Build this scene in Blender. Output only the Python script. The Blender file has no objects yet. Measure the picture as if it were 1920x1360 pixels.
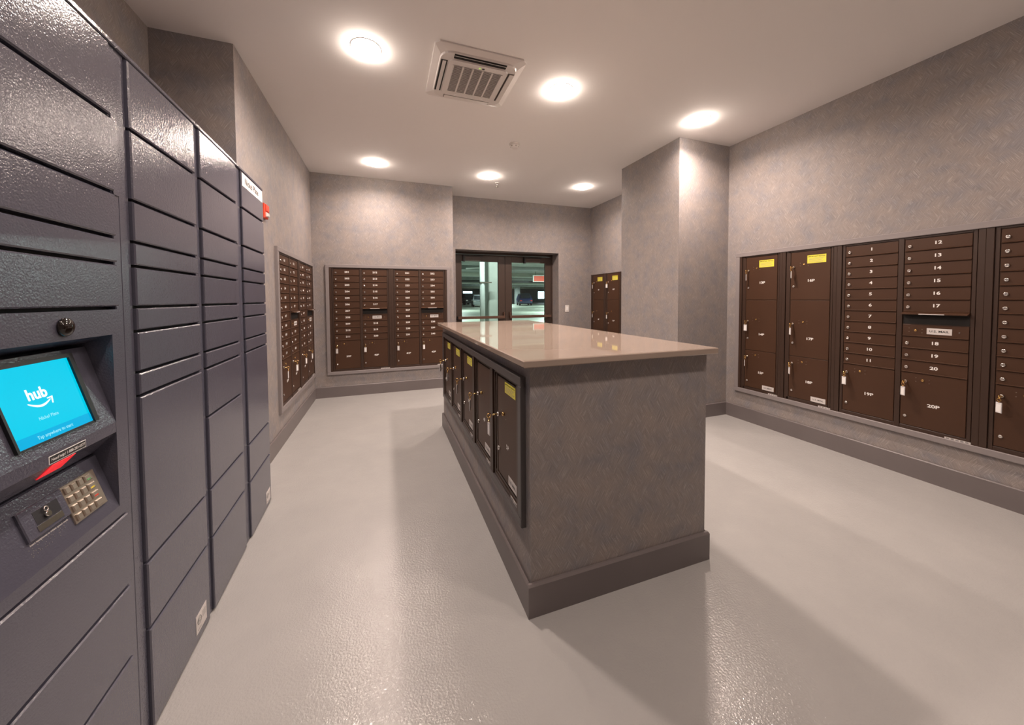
import bpy, math, random
from mathutils import Matrix, Vector
random.seed(7)
R = math.radians
SC = bpy.context.scene
COL = SC.collection

# ------------------------------------------------------------------ camera
F_PX, CX, CY = 662.1, 960.5, 582.6
YAW, PITCH, ROLL = R(19.666), R(1.911), R(-0.308)
cam_d = bpy.data.cameras.new('camera')
cam = bpy.data.objects.new('camera', cam_d)
COL.objects.link(cam)
cam_d.sensor_fit = 'HORIZONTAL'
cam_d.sensor_width = 36.0
cam_d.lens = F_PX / 1920.0 * 36.0
cam_d.shift_x = (960.0 - CX) / 1920.0
cam_d.shift_y = (CY - 680.0) / 1920.0
cam_d.clip_start = 0.02
cam_d.clip_end = 300
cam.matrix_world = (Matrix.Translation((0, 0, 1.357)) @ Matrix.Rotation(-YAW, 4, 'Z')
                    @ Matrix.Rotation(math.pi / 2 - PITCH, 4, 'X') @ Matrix.Rotation(ROLL, 4, 'Z'))
SC.camera = cam

# ------------------------------------------------------------------ world, exposure
w = bpy.data.worlds.new('daylight')
SC.world = w
w.use_nodes = True
w.node_tree.nodes['Background'].inputs[0].default_value = (0.80, 0.92, 1.0, 1)
w.node_tree.nodes['Background'].inputs[1].default_value = 2.6
vs = SC.view_settings
vs.view_transform = 'Standard'
vs.look = 'None'
vs.gamma = 1.0
vs.use_curve_mapping = False
vs.exposure = 0.09
try:
    SC.cycles.use_denoising = True
    SC.cycles.caustics_reflective = False
    SC.cycles.caustics_refractive = False
    SC.cycles.max_bounces = 8
    SC.cycles.diffuse_bounces = 5
    SC.cycles.sample_clamp_indirect = 6
except Exception:
    pass
ROW_W = (12.5, 31.0, 22.5)
LAMP_COL = (1.0, 0.82, 0.72)

# ------------------------------------------------------------------ materials
MATS = {}


def principled(name, col, rough=0.5, metal=0.0, spec=0.5, emit=None, estr=0.0, coat=0.0):
    m = bpy.data.materials.new(name)
    m.use_nodes = True
    b = m.node_tree.nodes['Principled BSDF']
    b.inputs['Base Color'].default_value = (*col, 1)
    b.inputs['Roughness'].default_value = rough
    b.inputs['Metallic'].default_value = metal
    b.inputs['Specular IOR Level'].default_value = spec
    b.inputs['Coat Weight'].default_value = coat
    if emit:
        b.inputs['Emission Color'].default_value = (*emit, 1)
        b.inputs['Emission Strength'].default_value = estr
    MATS[name] = m
    return m


class NT:
    def __init__(self, m):
        self.t = m.node_tree
        self.b = self.t.nodes['Principled BSDF']

    def n(self, typ, **kw):
        nd = self.t.nodes.new(typ)
        for k, v in kw.items():
            setattr(nd, k, v)
        return nd

    def link(self, a, b):
        self.t.links.new(a, b)

    def val(self, sock, v):
        if isinstance(v, (int, float)):
            sock.default_value = v
        else:
            self.link(v, sock)

    def math(self, op, a, b=None, c=None):
        nd = self.n('ShaderNodeMath', operation=op)
        self.val(nd.inputs[0], a)
        if b is not None:
            self.val(nd.inputs[1], b)
        if c is not None:
            self.val(nd.inputs[2], c)
        return nd.outputs[0]

    def comb(self, x, y, z):
        nd = self.n('ShaderNodeCombineXYZ')
        for i, v in enumerate((x, y, z)):
            self.val(nd.inputs[i], v)
        return nd.outputs[0]

    def noise(self, vec, scale, detail=2.0, rough=0.5):
        nd = self.n('ShaderNodeTexNoise')
        self.link(vec, nd.inputs['Vector'])
        nd.inputs['Scale'].default_value = scale
        nd.inputs['Detail'].default_value = detail
        nd.inputs['Roughness'].default_value = rough
        return nd.outputs['Fac']

    def mixf(self, f, a, b):
        nd = self.n('ShaderNodeMix', data_type='FLOAT')
        self.val(nd.inputs[0], f)
        self.val(nd.inputs[2], a)
        self.val(nd.inputs[3], b)
        return nd.outputs[0]

    def ramp(self, f, stops):
        nd = self.n('ShaderNodeValToRGB')
        e = nd.color_ramp.elements
        while len(e) < len(stops):
            e.new(0.5)
        for i, (p, c) in enumerate(stops):
            e[i].position = p
            e[i].color = (*c, 1)
        self.link(f, nd.inputs[0])
        return nd.outputs[0]

    def mixc(self, f, a, b, blend='MIX'):
        nd = self.n('ShaderNodeMix', data_type='RGBA', blend_type=blend)
        self.val(nd.inputs[0], f)
        for i, v in ((6, a), (7, b)):
            if isinstance(v, tuple):
                nd.inputs[i].default_value = (*v, 1)
            else:
                self.link(v, nd.inputs[i])
        return nd.outputs[2]

    def bump(self, h, strength, dist):
        nd = self.n('ShaderNodeBump')
        nd.inputs['Strength'].default_value = strength
        nd.inputs['Distance'].default_value = dist
        self.link(h, nd.inputs['Height'])
        self.link(nd.outputs[0], self.b.inputs['Normal'])


def make_wallpaper():
    m = principled('wallpaper', (0.2, 0.19, 0.18), 0.62, spec=0.35)
    t = NT(m)
    g = t.n('ShaderNodeNewGeometry')
    sp = t.n('ShaderNodeSeparateXYZ')
    t.link(g.outputs['Position'], sp.inputs[0])
    sn = t.n('ShaderNodeSeparateXYZ')
    t.link(g.outputs['True Normal'], sn.inputs[0])
    side = t.math('GREATER_THAN', t.math('ABSOLUTE', sn.outputs[0]), 0.5)
    u = t.mixf(side, sp.outputs[0], sp.outputs[1])
    z = sp.outputs[2]
    flat = t.comb(u, 0.0, z)
    wob = t.math('MULTIPLY', t.math('SUBTRACT', t.noise(flat, 14.0, 3), 0.5), 2.2)
    uu = t.math('DIVIDE', u, 0.085)
    zz = t.math('DIVIDE', z, 0.15)
    a = t.math('FLOOR', t.math('ADD', t.math('ADD', uu, zz), wob))
    b = t.math('FLOOR', t.math('ADD', t.math('SUBTRACT', uu, zz), wob))
    par = t.math('ABSOLUTE', t.math('MODULO', t.math('ADD', a, b), 2.0))
    c, s = math.cos(R(60)), math.sin(R(60))
    lay = []
    for sg in (1, -1):
        ac = t.math('ADD', t.math('MULTIPLY', u, s * 290), t.math('MULTIPLY', z, -sg * c * 290))
        al = t.math('ADD', t.math('MULTIPLY', u, c * 12), t.math('MULTIPLY', z, sg * s * 12))
        lay.append(t.noise(t.comb(ac, al, 3.0 * sg), 1.0, 2.5, 0.6))
    st = t.mixf(par, lay[0], lay[1])
    big = t.noise(flat, 7.0, 3, 0.6)
    base = t.ramp(st, [(0.33, (0.228, 0.205, 0.199)), (0.47, (0.262, 0.236, 0.229)), (0.57, (0.285, 0.258, 0.250)), (0.70, (0.395, 0.362, 0.350))])
    tint = t.ramp(big, [(0.32, (0.86, 0.90, 0.97)), (0.5, (1.0, 0.985, 0.975)), (0.7, (1.12, 1.06, 1.0))])
    col = t.mixc(1.0, base, tint, 'MULTIPLY')
    t.link(col, t.b.inputs['Base Color'])
    t.bump(st, 0.10, 0.0015)
    return m


def make_floor():
    m = principled('epoxy floor', (0.5, 0.48, 0.46), 0.16, spec=0.5)
    t = NT(m)
    g = t.n('ShaderNodeNewGeometry')
    p = g.outputs['Position']
    big = t.noise(p, 0.9, 4, 0.6)
    mid = t.noise(p, 5.0, 3, 0.6)
    mix = t.math('ADD', t.math('MULTIPLY', big, 0.7), t.math('MULTIPLY', mid, 0.3))
    col = t.ramp(mix, [(0.3, (0.375, 0.368, 0.360)), (0.55, (0.412, 0.403, 0.392)), (0.75, (0.446, 0.434, 0.420))])
    spk = t.noise(p, 260.0, 1)
    dots = t.math('GREATER_THAN', spk, 0.80)
    col = t.mixc(t.math('MULTIPLY', dots, 0.5), col, (0.22, 0.21, 0.2))
    t.link(col, t.b.inputs['Base Color'])
    n1 = t.noise(p, 120.0, 2, 0.5)
    n2 = t.noise(p, 26.0, 2, 0.5)
    h = t.math('ADD', n1, t.math('MULTIPLY', n2, 0.5))
    t.bump(h, 0.34, 0.005)
    return m


def make_paint(name, col, rough, scale, strength, dist, spec=0.5, var=0.0):
    m = principled(name, col, rough, spec=spec)
    t = NT(m)
    g = t.n('ShaderNodeNewGeometry')
    p = g.outputs['Position']
    n1 = t.noise(p, scale, 2, 0.55)
    if var:
        v = t.noise(p, 3.0, 3)
        t.link(t.ramp(v, [(0.3, tuple(c * (1 - var) for c in col)), (0.7, tuple(c * (1 + var) for c in col))]),
               t.b.inputs['Base Color'])
    t.bump(n1, strength, dist)
    return m


WALL = make_wallpaper()
FLOOR = make_floor()
CEIL = make_paint('ceiling paint', (0.88, 0.86, 0.84), 0.8, 60, 0.05, 0.001, spec=0.2)
BASE = make_paint('baseboard paint', (0.160, 0.138, 0.136), 0.42, 40, 0.05, 0.001, var=0.05)
TRIM = make_paint('frame paint', (0.245, 0.217, 0.215), 0.45, 50, 0.06, 0.001)
NAVY = make_paint('locker powder coat', (0.083, 0.083, 0.112), 0.15, 200, 0.26, 0.003, spec=0.75)
NAVY_SHADE = make_paint('locker painted shade', (0.012, 0.012, 0.016), 0.6, 300, 0.1, 0.001)  # shade painted as colour, for door gaps and headphone pocket
BRONZE = make_paint('bronze mail paint', (0.062, 0.0285, 0.0150), 0.46, 420, 0.10, 0.001, spec=0.32, var=0.06)
BRONZE_D = make_paint('dark bronze frame', (0.042, 0.0215, 0.0135), 0.42, 420, 0.08, 0.001)
SLOTDARK = principled('dark slot', (0.008, 0.006, 0.005), 0.8)
COUNTER = make_paint('tan quartz', (0.36, 0.285, 0.235), 0.035, 300, 0.0, 0.0005, spec=0.6, var=0.04)
CHROME = principled('chrome', (0.80, 0.76, 0.72), 0.22, metal=1.0)
BRASS = principled('brass', (0.80, 0.52, 0.20), 0.25, metal=1.0)
DARKHOLE = principled('dark screw', (0.25, 0.21, 0.17), 0.4, metal=0.6)
WHITEP = principled('white print', (0.86, 0.84, 0.82), 0.6)
LABELW = principled('pale label', (0.62, 0.58, 0.56), 0.5)
BLACKP = principled('black print', (0.02, 0.02, 0.02), 0.6)
GREYP = principled('grey print', (0.25, 0.24, 0.23), 0.6)
YELLOW = principled('yellow notice', (0.78, 0.70, 0.06), 0.5)
TAGP = principled('tag plastic', (0.72, 0.70, 0.70), 0.3)
DOORM = make_paint('door bronze metal', (0.055, 0.036, 0.028), 0.35, 300, 0.05, 0.001)
DOORB = principled('black metal', (0.012, 0.011, 0.011), 0.4)
BARM = principled('bronze bar', (0.16, 0.095, 0.07), 0.35, metal=0.6)
PLASTIC = principled('white plastic', (0.72, 0.68, 0.65), 0.4)
PLASTICD = principled('grille shadow', (0.05, 0.035, 0.03), 0.7)
RED = principled('red alarm plastic', (0.75, 0.06, 0.02), 0.35)
CLEARW = principled('clear strobe lens', (0.8, 0.75, 0.72), 0.15)
SCREEN = principled('screen cyan', (0.0, 0.01, 0.015), 0.3, spec=0.08, emit=(0.0, 0.58, 0.80), estr=1.0)
SCREEN2 = principled('screen band', (0.0, 0.01, 0.015), 0.3, spec=0.08, emit=(0.0, 0.42, 0.72), estr=1.0)
SCREENT = principled('screen white', (0.3, 0.3, 0.3), 0.4, emit=(0.80, 0.93, 1.0), estr=0.85)
SCREENF = principled('screen pale', (0.1, 0.2, 0.2), 0.4, emit=(0.24, 0.74, 0.92), estr=0.9)
REDLENS = principled('red scanner window', (0.5, 0.01, 0.01), 0.2, emit=(1.0, 0.02, 0.03), estr=0.7)
DOME = principled('smoked dome', (0.010, 0.007, 0.006), 0.06, spec=0.7)
BEZEL = principled('black bezel', (0.010, 0.011, 0.013), 0.35)
STEEL = principled('keypad steel', (0.50, 0.43, 0.36), 0.38, metal=0.85)
GREENP = principled('green mark', (0.1, 0.35, 0.12), 0.5)
YELLOWP = principled('yellow mark', (0.75, 0.6, 0.05), 0.5)
REDP = principled('red mark', (0.6, 0.05, 0.03), 0.5)
LEDG = principled('green indicator', (0.3, 0.5, 0.1), 0.4, emit=(0.6, 0.9, 0.2), estr=0.6)
LAMPM = principled('lamp lens', (0.9, 0.88, 0.85), 0.4, emit=(1.0, 0.84, 0.73), estr=110.0)
LAMPD = principled('dimmed lamp lens', (0.9, 0.88, 0.85), 0.4, emit=(1.0, 0.84, 0.73), estr=22.0)
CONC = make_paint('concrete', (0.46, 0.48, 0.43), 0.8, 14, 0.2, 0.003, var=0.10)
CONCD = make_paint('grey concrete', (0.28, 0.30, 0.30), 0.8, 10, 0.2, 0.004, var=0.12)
GFLOOR = make_paint('garage slab', (0.30, 0.33, 0.27), 0.5, 6, 0.1, 0.003, var=0.15)
PIPEM = principled('white pipe', (0.70, 0.74, 0.70), 0.4)
DPIPE = principled('dark pipe', (0.03, 0.035, 0.035), 0.5)
GSIGN = principled('red sign face', (0.70, 0.10, 0.06), 0.5)
TUBEM = principled('fluorescent tube', (0.9, 0.9, 0.9), 0.4, emit=(0.86, 1.0, 0.93), estr=9.0)
CARD = principled('dark car paint', (0.012, 0.013, 0.016), 0.25, coat=0.6)
CARB = principled('blue car paint', (0.012, 0.018, 0.06), 0.25, coat=0.6)
CARW = principled('silver car paint', (0.50, 0.55, 0.58), 0.25, coat=0.6)
CARG = principled('car glass', (0.02, 0.025, 0.03), 0.08, spec=0.8)
TYRE = principled('tyre', (0.012, 0.012, 0.012), 0.8)
LAMPR = principled('tail lamp', (0.5, 0.02, 0.01), 0.3)

gm = bpy.data.materials.new('door glass')
gm.use_nodes = True
gt = gm.node_tree
gt.nodes.clear()
go = gt.nodes.new('ShaderNodeOutputMaterial')
gx = gt.nodes.new('ShaderNodeMixShader')
gtr = gt.nodes.new('ShaderNodeBsdfTransparent')
gtr.inputs[0].default_value = (0.90, 0.96, 0.94, 1)
ggl = gt.nodes.new('ShaderNodeBsdfGlossy')
ggl.inputs['Roughness'].default_value = 0.02
gfr = gt.nodes.new('ShaderNodeFresnel')
gfr.inputs[0].default_value = 1.5
gt.links.new(gfr.outputs[0], gx.inputs[0])
gt.links.new(gtr.outputs[0], gx.inputs[1])
gt.links.new(ggl.outputs[0], gx.inputs[2])
gt.links.new(gx.outputs[0], go.inputs[0])
GLASS = gm


# ------------------------------------------------------------------ mesh helpers
class MB:
    """collects faces; local x = viewer's right, n = towards the viewer (y = -n), z up"""

    def __init__(self):
        self.v, self.f, self.sm = [], [], []

    def quadbox(self, p):
        b = len(self.v)
        self.v += p
        for q in ((0, 3, 2, 1), (4, 5, 6, 7), (0, 1, 5, 4), (1, 2, 6, 5), (2, 3, 7, 6), (3, 0, 4, 7)):
            self.f.append(tuple(b + i for i in q))
            self.sm.append(False)
        return self

    def wbox(self, x0, x1, y0, y1, z0, z1):
        return self.quadbox([(x0, y0, z0), (x1, y0, z0), (x1, y1, z0), (x0, y1, z0),
                             (x0, y0, z1), (x1, y0, z1), (x1, y1, z1), (x0, y1, z1)])

    def box(self, x0, x1, n0, n1, z0, z1, c=0.0):
        if c <= 0:
            return self.wbox(x0, x1, -n1, -n0, z0, z1)
        b = len(self.v)
        m = n1 - c
        for (n, i) in ((n0, 0), (m, 0), (n1, c)):
            self.v += [(x0 + i, -n, z0 + i), (x1 - i, -n, z0 + i), (x1 - i, -n, z1 - i), (x0 + i, -n, z1 - i)]
        self.f.append((b + 3, b + 2, b + 1, b + 0))
        self.f.append((b + 8, b + 9, b + 10, b + 11))
        for k in (0, 4):
            for i in range(4):
                j = (i + 1) % 4
                self.f.append((b + k + i, b + k + j, b + k + 4 + j, b + k + 4 + i))
        self.sm += [False] * 10
        return self

    def prism_x(self, prof, x0, x1):
        """profile of (n, z) points extruded along x"""
        b = len(self.v)
        k = len(prof)
        for x in (x0, x1):
            self.v += [(x, -n, z) for n, z in prof]
        self.f.append(tuple(b + i for i in range(k)))
        self.f.append(tuple(b + k + i for i in reversed(range(k))))
        for i in range(k):
            j = (i + 1) % k
            self.f.append((b + i, b + k + i, b + k + j, b + j))
        self.sm += [False] * (k + 2)
        return self

    def plate(self, poly, n0, n1):
        """outline of (x, z) points extruded from n0 to n1"""
        b = len(self.v)
        k = len(poly)
        for n in (n0, n1):
            self.v += [(x, -n, z) for x, z in poly]
        self.f.append(tuple(b + i for i in reversed(range(k))))
        self.f.append(tuple(b + k + i for i in range(k)))
        for i in range(k):
            j = (i + 1) % k
            self.f.append((b + i, b + j, b + k + j, b + k + i))
        self.sm += [False] * (k + 2)
        return self

    def cyl(self, p0, p1, r0, r1=None, seg=14, smooth=True):
        r1 = r0 if r1 is None else r1
        p0, p1 = Vector(p0), Vector(p1)
        d = (p1 - p0).normalized()
        a = d.orthogonal().normalized()
        c = d.cross(a)
        b = len(self.v)
        for p, r in ((p0, r0), (p1, r1)):
            for i in range(seg):
                t = 2 * math.pi * i / seg
                self.v.append(tuple(p + a * (r * math.cos(t)) + c * (r * math.sin(t))))
        self.f.append(tuple(b + i for i in reversed(range(seg))))
        self.f.append(tuple(b + seg + i for i in range(seg)))
        self.sm += [False, False]
        for i in range(seg):
            j = (i + 1) % seg
            self.f.append((b + i, b + j, b + seg + j, b + seg + i))
            self.sm.append(smooth)
        return self

    def lathe(self, o, axis, prof, seg=24):
        """prof: (distance along axis, radius)"""
        o, d = Vector(o), Vector(axis).normalized()
        a = d.orthogonal().normalized()
        c = d.cross(a)
        b = len(self.v)
        for h, r in prof:
            for i in range(seg):
                t = 2 * math.pi * i / seg
                self.v.append(tuple(o + d * h + a * (r * math.cos(t)) + c * (r * math.sin(t))))
        for k in range(len(prof) - 1):
            for i in range(seg):
                j = (i + 1) % seg
                self.f.append((b + k * seg + i, b + k * seg + j, b + (k + 1) * seg + j, b + (k + 1) * seg + i))
                self.sm.append(True)
        self.f.append(tuple(b + i for i in reversed(range(seg))))
        self.f.append(tuple(b + (len(prof) - 1) * seg + i for i in range(seg)))
        self.sm += [False, False]
        return self

    def torus(self, c, nrm, R_, r_, seg=14, ms=6, a0=0.0, a1=2 * math.pi):
        c, d = Vector(c), Vector(nrm).normalized()
        a = d.orthogonal().normalized()
        e = d.cross(a)
        b = len(self.v)
        for i in range(seg):
            t = 2 * math.pi * i / seg
            rad = a * math.cos(t) + e * math.sin(t)
            for j in range(ms):
                s = 2 * math.pi * j / ms
                self.v.append(tuple(c + rad * (R_ + r_ * math.cos(s)) + d * (r_ * math.sin(s))))
        for i in range(seg):
            for j in range(ms):
                i2, j2 = (i + 1) % seg, (j + 1) % ms
                self.f.append((b + i * ms + j, b + i2 * ms + j, b + i2 * ms + j2, b + i * ms + j2))
                self.sm.append(True)
        return self

    def mesh(self, name, mat):
        me = bpy.data.meshes.new(name)
        me.from_pydata(self.v, [], self.f)
        me.materials.append(mat)
        me.polygons.foreach_set('use_smooth', self.sm)
        me.update()
        return me


def link(name, me, parent=None, loc=None, rot=None):
    o = bpy.data.objects.new(name, me)
    COL.objects.link(o)
    if parent is not None:
        o.parent = parent
    if loc is not None:
        o.location = loc
    if rot is not None:
        o.rotation_euler = rot
    return o


def part(name, mb, mat, parent=None, loc=None, rot=None):
    return link(name, mb.mesh(name, mat), parent, loc, rot)


def tag(o, label, cat, group=None):
    o['label'] = label
    o['category'] = cat
    if group:
        o['group'] = group
    return o


def thing(name, label, cat, loc=(0, 0, 0), rotz=0.0, group=None):
    o = bpy.data.objects.new(name, None)
    o.empty_display_size = 0.05
    COL.objects.link(o)
    o.location = loc
    o.rotation_euler = (0, 0, rotz)
    return tag(o, label, cat, group)


def struct(name, mb, mat, parent=None):
    o = part(name, mb, mat, parent)
    if parent is None:
        o['kind'] = 'structure'
    return o


CACHE = {}


def shared(key, mat, fn):
    k = (key, mat.name)
    if k not in CACHE:
        mb = MB()
        fn(mb)
        CACHE[k] = mb.mesh(str(key if isinstance(key, str) else key[0]), mat)
    return CACHE[k]


def text_mesh(s, size, mat, xs=1.0, bold=0.012):
    """flat lettering in the x-z plane facing the viewer, centred"""
    k = ('text', s, round(size, 5), mat.name, xs)
    if k in CACHE:
        return CACHE[k]
    cu = bpy.data.curves.new('lettering', 'FONT')
    cu.body = s
    cu.size = size
    cu.align_x = 'CENTER'
    cu.align_y = 'CENTER'
    cu.resolution_u = 3
    cu.offset = bold * size
    ob = bpy.data.objects.new('lettering', cu)
    COL.objects.link(ob)
    dg = bpy.context.evaluated_depsgraph_get()
    me = bpy.data.meshes.new_from_object(ob.evaluated_get(dg))
    for v in me.vertices:
        v.co = (v.co.x * xs, -v.co.z, v.co.y)
    bpy.data.objects.remove(ob)
    me.materials.clear()
    me.materials.append(mat)
    me.name = 'lettering'
    CACHE[k] = me
    return me


# ------------------------------------------------------------------ room shell
ZC = 3.078
XR, XL_, XA = 3.716, -0.939, -1.384
YB, YE, YN, YR = 5.437, 5.908, 2.914, -1.45
XP = 0.984
PX, PY0, PY1 = 2.990, 3.009, 3.995
DX0, DX1, DZ = 1.108, 3.030, 2.194

struct('floor', MB().wbox(-1.55, 3.9, YR - 0.15, 6.30, -0.12, 0), FLOOR)
struct('ceiling', MB().wbox(-1.55, 3.9, YR - 0.15, 6.30, ZC, ZC + 0.15), CEIL)
struct('wall_right', MB().wbox(XR, 3.9, YR, 6.30, 0, ZC), WALL)
struct('wall_pillar', MB().wbox(PX, XR, PY0, PY1, 0, ZC), WALL)
struct('wall_back', MB().wbox(-1.55, XP, YB, 6.30, 0, ZC), WALL)
struct('wall_entry', MB().wbox(XP, DX0, YE, 6.30, 0, ZC).wbox(DX1, XR, YE, 6.30, 0, ZC)
       .wbox(DX0, DX1, YE, 6.30, DZ, ZC), WALL)
struct('wall_left', MB().wbox(-1.55, XL_, YN, YB, 0, ZC), WALL)
struct('wall_alcove', MB().wbox(-1.55, XA, YR, YN, 0, ZC), WALL)
struct('wall_rear', MB().wbox(-1.55, 3.9, YR - 0.15, YR, 0, ZC), WALL)
BT, BH = 0.016, 0.150


def baseboard(name, segs):
    mb = MB()
    for x0, x1, y0, y1 in segs:
        mb.wbox(x0, x1, y0, y1, 0, BH - 0.006)
        w_ = 0.010
        mb.quadbox([(x0, y0, BH - 0.006), (x1, y0, BH - 0.006), (x1, y1, BH - 0.006), (x0, y1, BH - 0.006),
                    (x0 + w_ * 0.6, y0 + w_ * 0.6, BH), (x1 - w_ * 0.6, y0 + w_ * 0.6, BH),
                    (x1 - w_ * 0.6, y1 - w_ * 0.6, BH), (x0 + w_ * 0.6, y1 - w_ * 0.6, BH)])
    return struct(name, mb, BASE)


baseboard('baseboard_right', [(XR - BT, XR, YR, PY0 - BT), (XR - BT, XR, PY1, YE)])
baseboard('baseboard_pillar', [(PX - BT, XR, PY0 - BT, PY0), (PX - BT, PX, PY0, PY1)])
baseboard('baseboard_back', [(XL_, XP + BT, YB - BT, YB), (XP, XP + BT, YB, YE)])
baseboard('baseboard_entry', [(XP + BT, DX0, YE - BT, YE), (DX1, XR - BT, YE - BT, YE)])
baseboard('baseboard_left', [(XL_, XL_ + BT, YN, YB - BT), (XA, XL_, YN - BT, YN)])
baseboard('baseboard_rear', [(XA, XR - BT, YR, YR + BT)])

# ------------------------------------------------------------------ down lights
LX, LY = (-0.10, 1.39, 2.89), (0.51, 2.665, 4.82)
cols_txt = ('left', 'middle', 'right')
rows_txt = ('above the camera', 'level with the air conditioner', 'in the far row towards the glass doors')
for j, ly in enumerate(LY):
    for i, lx in enumerate(LX):
        t = thing('downlight', 'round recessed ceiling downlight, %s one %s' % (cols_txt[i], rows_txt[j]),
                  'downlight', (lx, ly, ZC), 0, 'ceiling downlights')
        part('rim', MB().lathe((0, 0, 0), (0, 0, -1), [(0, 0.102), (0.002, 0.101), (0.003, 0.096), (0.003, 0.086), (0.001, 0.080)], 28),
             PLASTIC, t)
        part('lens', MB().lathe((0, 0, 0), (0, 0, -1), [(0, 0.083), (0.014, 0.082), (0.026, 0.074), (0.034, 0.050), (0.0375, 0.020), (0.038, 0.002)], 28),
             LAMPM if j else LAMPD, t)
        ld = bpy.data.lights.new('downlight_beam', 'AREA')
        ld.shape = 'DISK'
        ld.size = 0.15
        ld.energy = ROW_W[j]
        ld.color = LAMP_COL
        ld.spread = R(158)
        lo = bpy.data.objects.new('downlight_beam', ld)
        COL.objects.link(lo)
        lo.parent = t
        lo.location = (0, 0, -0.040)

# ------------------------------------------------------------------ parcel locker bank
SLOPE = math.atan(0.030)
LROT = math.pi / 2 + SLOPE


def lockw(s, n=0.0, z=0.0):
    d = Vector((-0.030, 1, 0)).normalized()
    nn = Vector((1, 0.030, 0)).normalized()
    return Vector((-0.670, 0, 0)) + d * s + nn * n + Vector((0, 0, z))


DEPTH = 0.52
LTOP = 2.093


def tower(name, label, s0, s1, d0, d1, bounds, skip=None):
    """locker column from s0 to s1, doors from d0 to d1, horizontal seams at bounds"""
    t = thing(name, label, 'locker', lockw(s0), LROT, 'parcel locker towers')
    W = s1 - s0
    a, b = d0 - s0, d1 - s0
    mb = MB()
    if skip is None:
        mb.box(0, W, -DEPTH, -0.034, 0.004, LTOP)
    else:
        zt, zb = bounds[skip], bounds[skip + 1]
        mb.box(0, W, -DEPTH, -0.130, 0.004, LTOP)
        mb.box(0, W, -0.130, -0.034, zt, LTOP)
        mb.box(0, W, -0.130, -0.034, 0.004, zb)
        mb.box(0, a - 0.002, -0.130, -0.034, zb, zt)
        mb.box(b + 0.004, W, -0.130, -0.034, zb, zt)
    mb.box(0, a - 0.002, -0.034, -0.010, 0.004, LTOP - 0.016, 0.002)
    mb.box(b + 0.004, W, -0.034, -0.010, 0.004, LTOP - 0.016, 0.002)
    part('carcass', mb, NAVY, t)
    part('top_rail', MB().box(0, W, -0.034, -0.002, LTOP - 0.016, LTOP, 0.003), NAVY, t)
    for k in range(len(bounds) - 1):
        zt, zb = bounds[k], bounds[k + 1]
        if skip and skip == k:
            continue
        part('door', MB().box(a, b, -0.026, 0.0, zb + 0.0045, zt - 0.0045, 0.0035), NAVY, t)
    ln = MB()  # near-black sheet paints the shade seen through the door gaps
    if skip is None:
        ln.box(a - 0.002, b + 0.004, -0.034, -0.030, 0.01, LTOP - 0.016)
    else:
        part('gap_shade', MB().box(a - 0.002, b + 0.004, -0.034, -0.030, bounds[skip] - 0.004, LTOP - 0.016), NAVY_SHADE, t)
        ln.box(a - 0.002, b + 0.004, -0.034, -0.030, 0.01, bounds[skip + 1] + 0.004)
    part('gap_shade', ln, NAVY_SHADE, t)
    return t


Z_UP = [2.077, 1.870, 1.660, 1.535, 1.462, 1.338]
t1 = tower('locker_tower', 'navy steel locker tower with built-in touch screen and keypad, nearest the camera',
           0.855, 1.350, 0.905, 1.316, Z_UP + [0.752, 0.538, 0.327, 0.004], skip=5)
t2 = tower('locker_tower', 'navy locker tower right beside the touch screen tower, round mark label at its foot',
           1.350, 1.832, 1.396, 1.808, Z_UP + [1.264, 1.138, 1.065, 0.540, 0.328, 0.004])
t3 = tower('locker_tower', 'navy locker tower third from the camera, next to the one with the white name strip',
           1.832, 2.312, 1.856, 2.268, Z_UP + [1.264, 1.138, 1.065, 0.856, 0.540, 0.327, 0.004])
t4 = tower('locker_tower', 'navy locker tower farthest from the camera with white Nickel Plate name strip on top',
           2.312, 2.778, 2.358, 2.765, Z_UP + [1.264, 1.138, 1.065, 0.540, 0.325, 0.004])
# narrow service covers on the posts
part('service_cover', MB().box(1.322 - 0.855, 1.347 - 0.855, -0.010, -0.006, 1.656, 2.066, 0.001), NAVY, t1)
part('service_cover', MB().box(2.278 - 1.832, 2.306 - 1.832, -0.010, -0.006, 1.66, 2.066, 0.001), NAVY, t3)
# name strip
o = part('name_strip', MB().box(2.368 - 2.312, 2.748 - 2.312, 0, 0.0012, 1.994, 2.066), WHITEP, t4)
o['label'] = 'white strip with the words Nickel Plate'
link('lettering', text_mesh('Nickel Plate', 0.052, BLACKP, 1.0), o, (2.535 - 2.312, -0.0018, 2.029))


def mark_label(t, x0, x1, z0, z1):
    o = part('certification_label', MB().box(x0, x1, 0, 0.001, z0, z1), LABELW, t)
    o['label'] = 'white label with round mark'
    mb = MB()
    cx, cz = x0 + 0.027, (z0 + z1) / 2 + 0.008
    mb.torus((cx, -0.0012, cz), (0, 1, 0), 0.015, 0.0016, 18, 4)
    mb.box(cx - 0.008, cx - 0.004, 0.001, 0.0016, cz - 0.007, cz + 0.007)
    mb.box(cx - 0.004, cx + 0.006, 0.001, 0.0016, cz + 0.003, cz + 0.006)
    mb.box(cx - 0.004, cx + 0.006, 0.001, 0.0016, cz - 0.006, cz - 0.003)
    for k in range(4):
        mb.box(x0 + 0.052, x1 - 0.010, 0.001, 0.0016, cz + 0.010 - k * 0.007, cz + 0.012 - k * 0.007)
    mb.box(x0 + 0.012, x0 + 0.04, 0.001, 0.0016, z0 + 0.010, z0 + 0.013)
    part('print', mb, GREYP, o)


mark_label(t2, 1.681 - 1.35, 1.772 - 1.35, 0.041, 0.115)
mark_label(t4, 2.650 - 2.312, 2.742 - 2.312, 0.033, 0.108)

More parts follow.
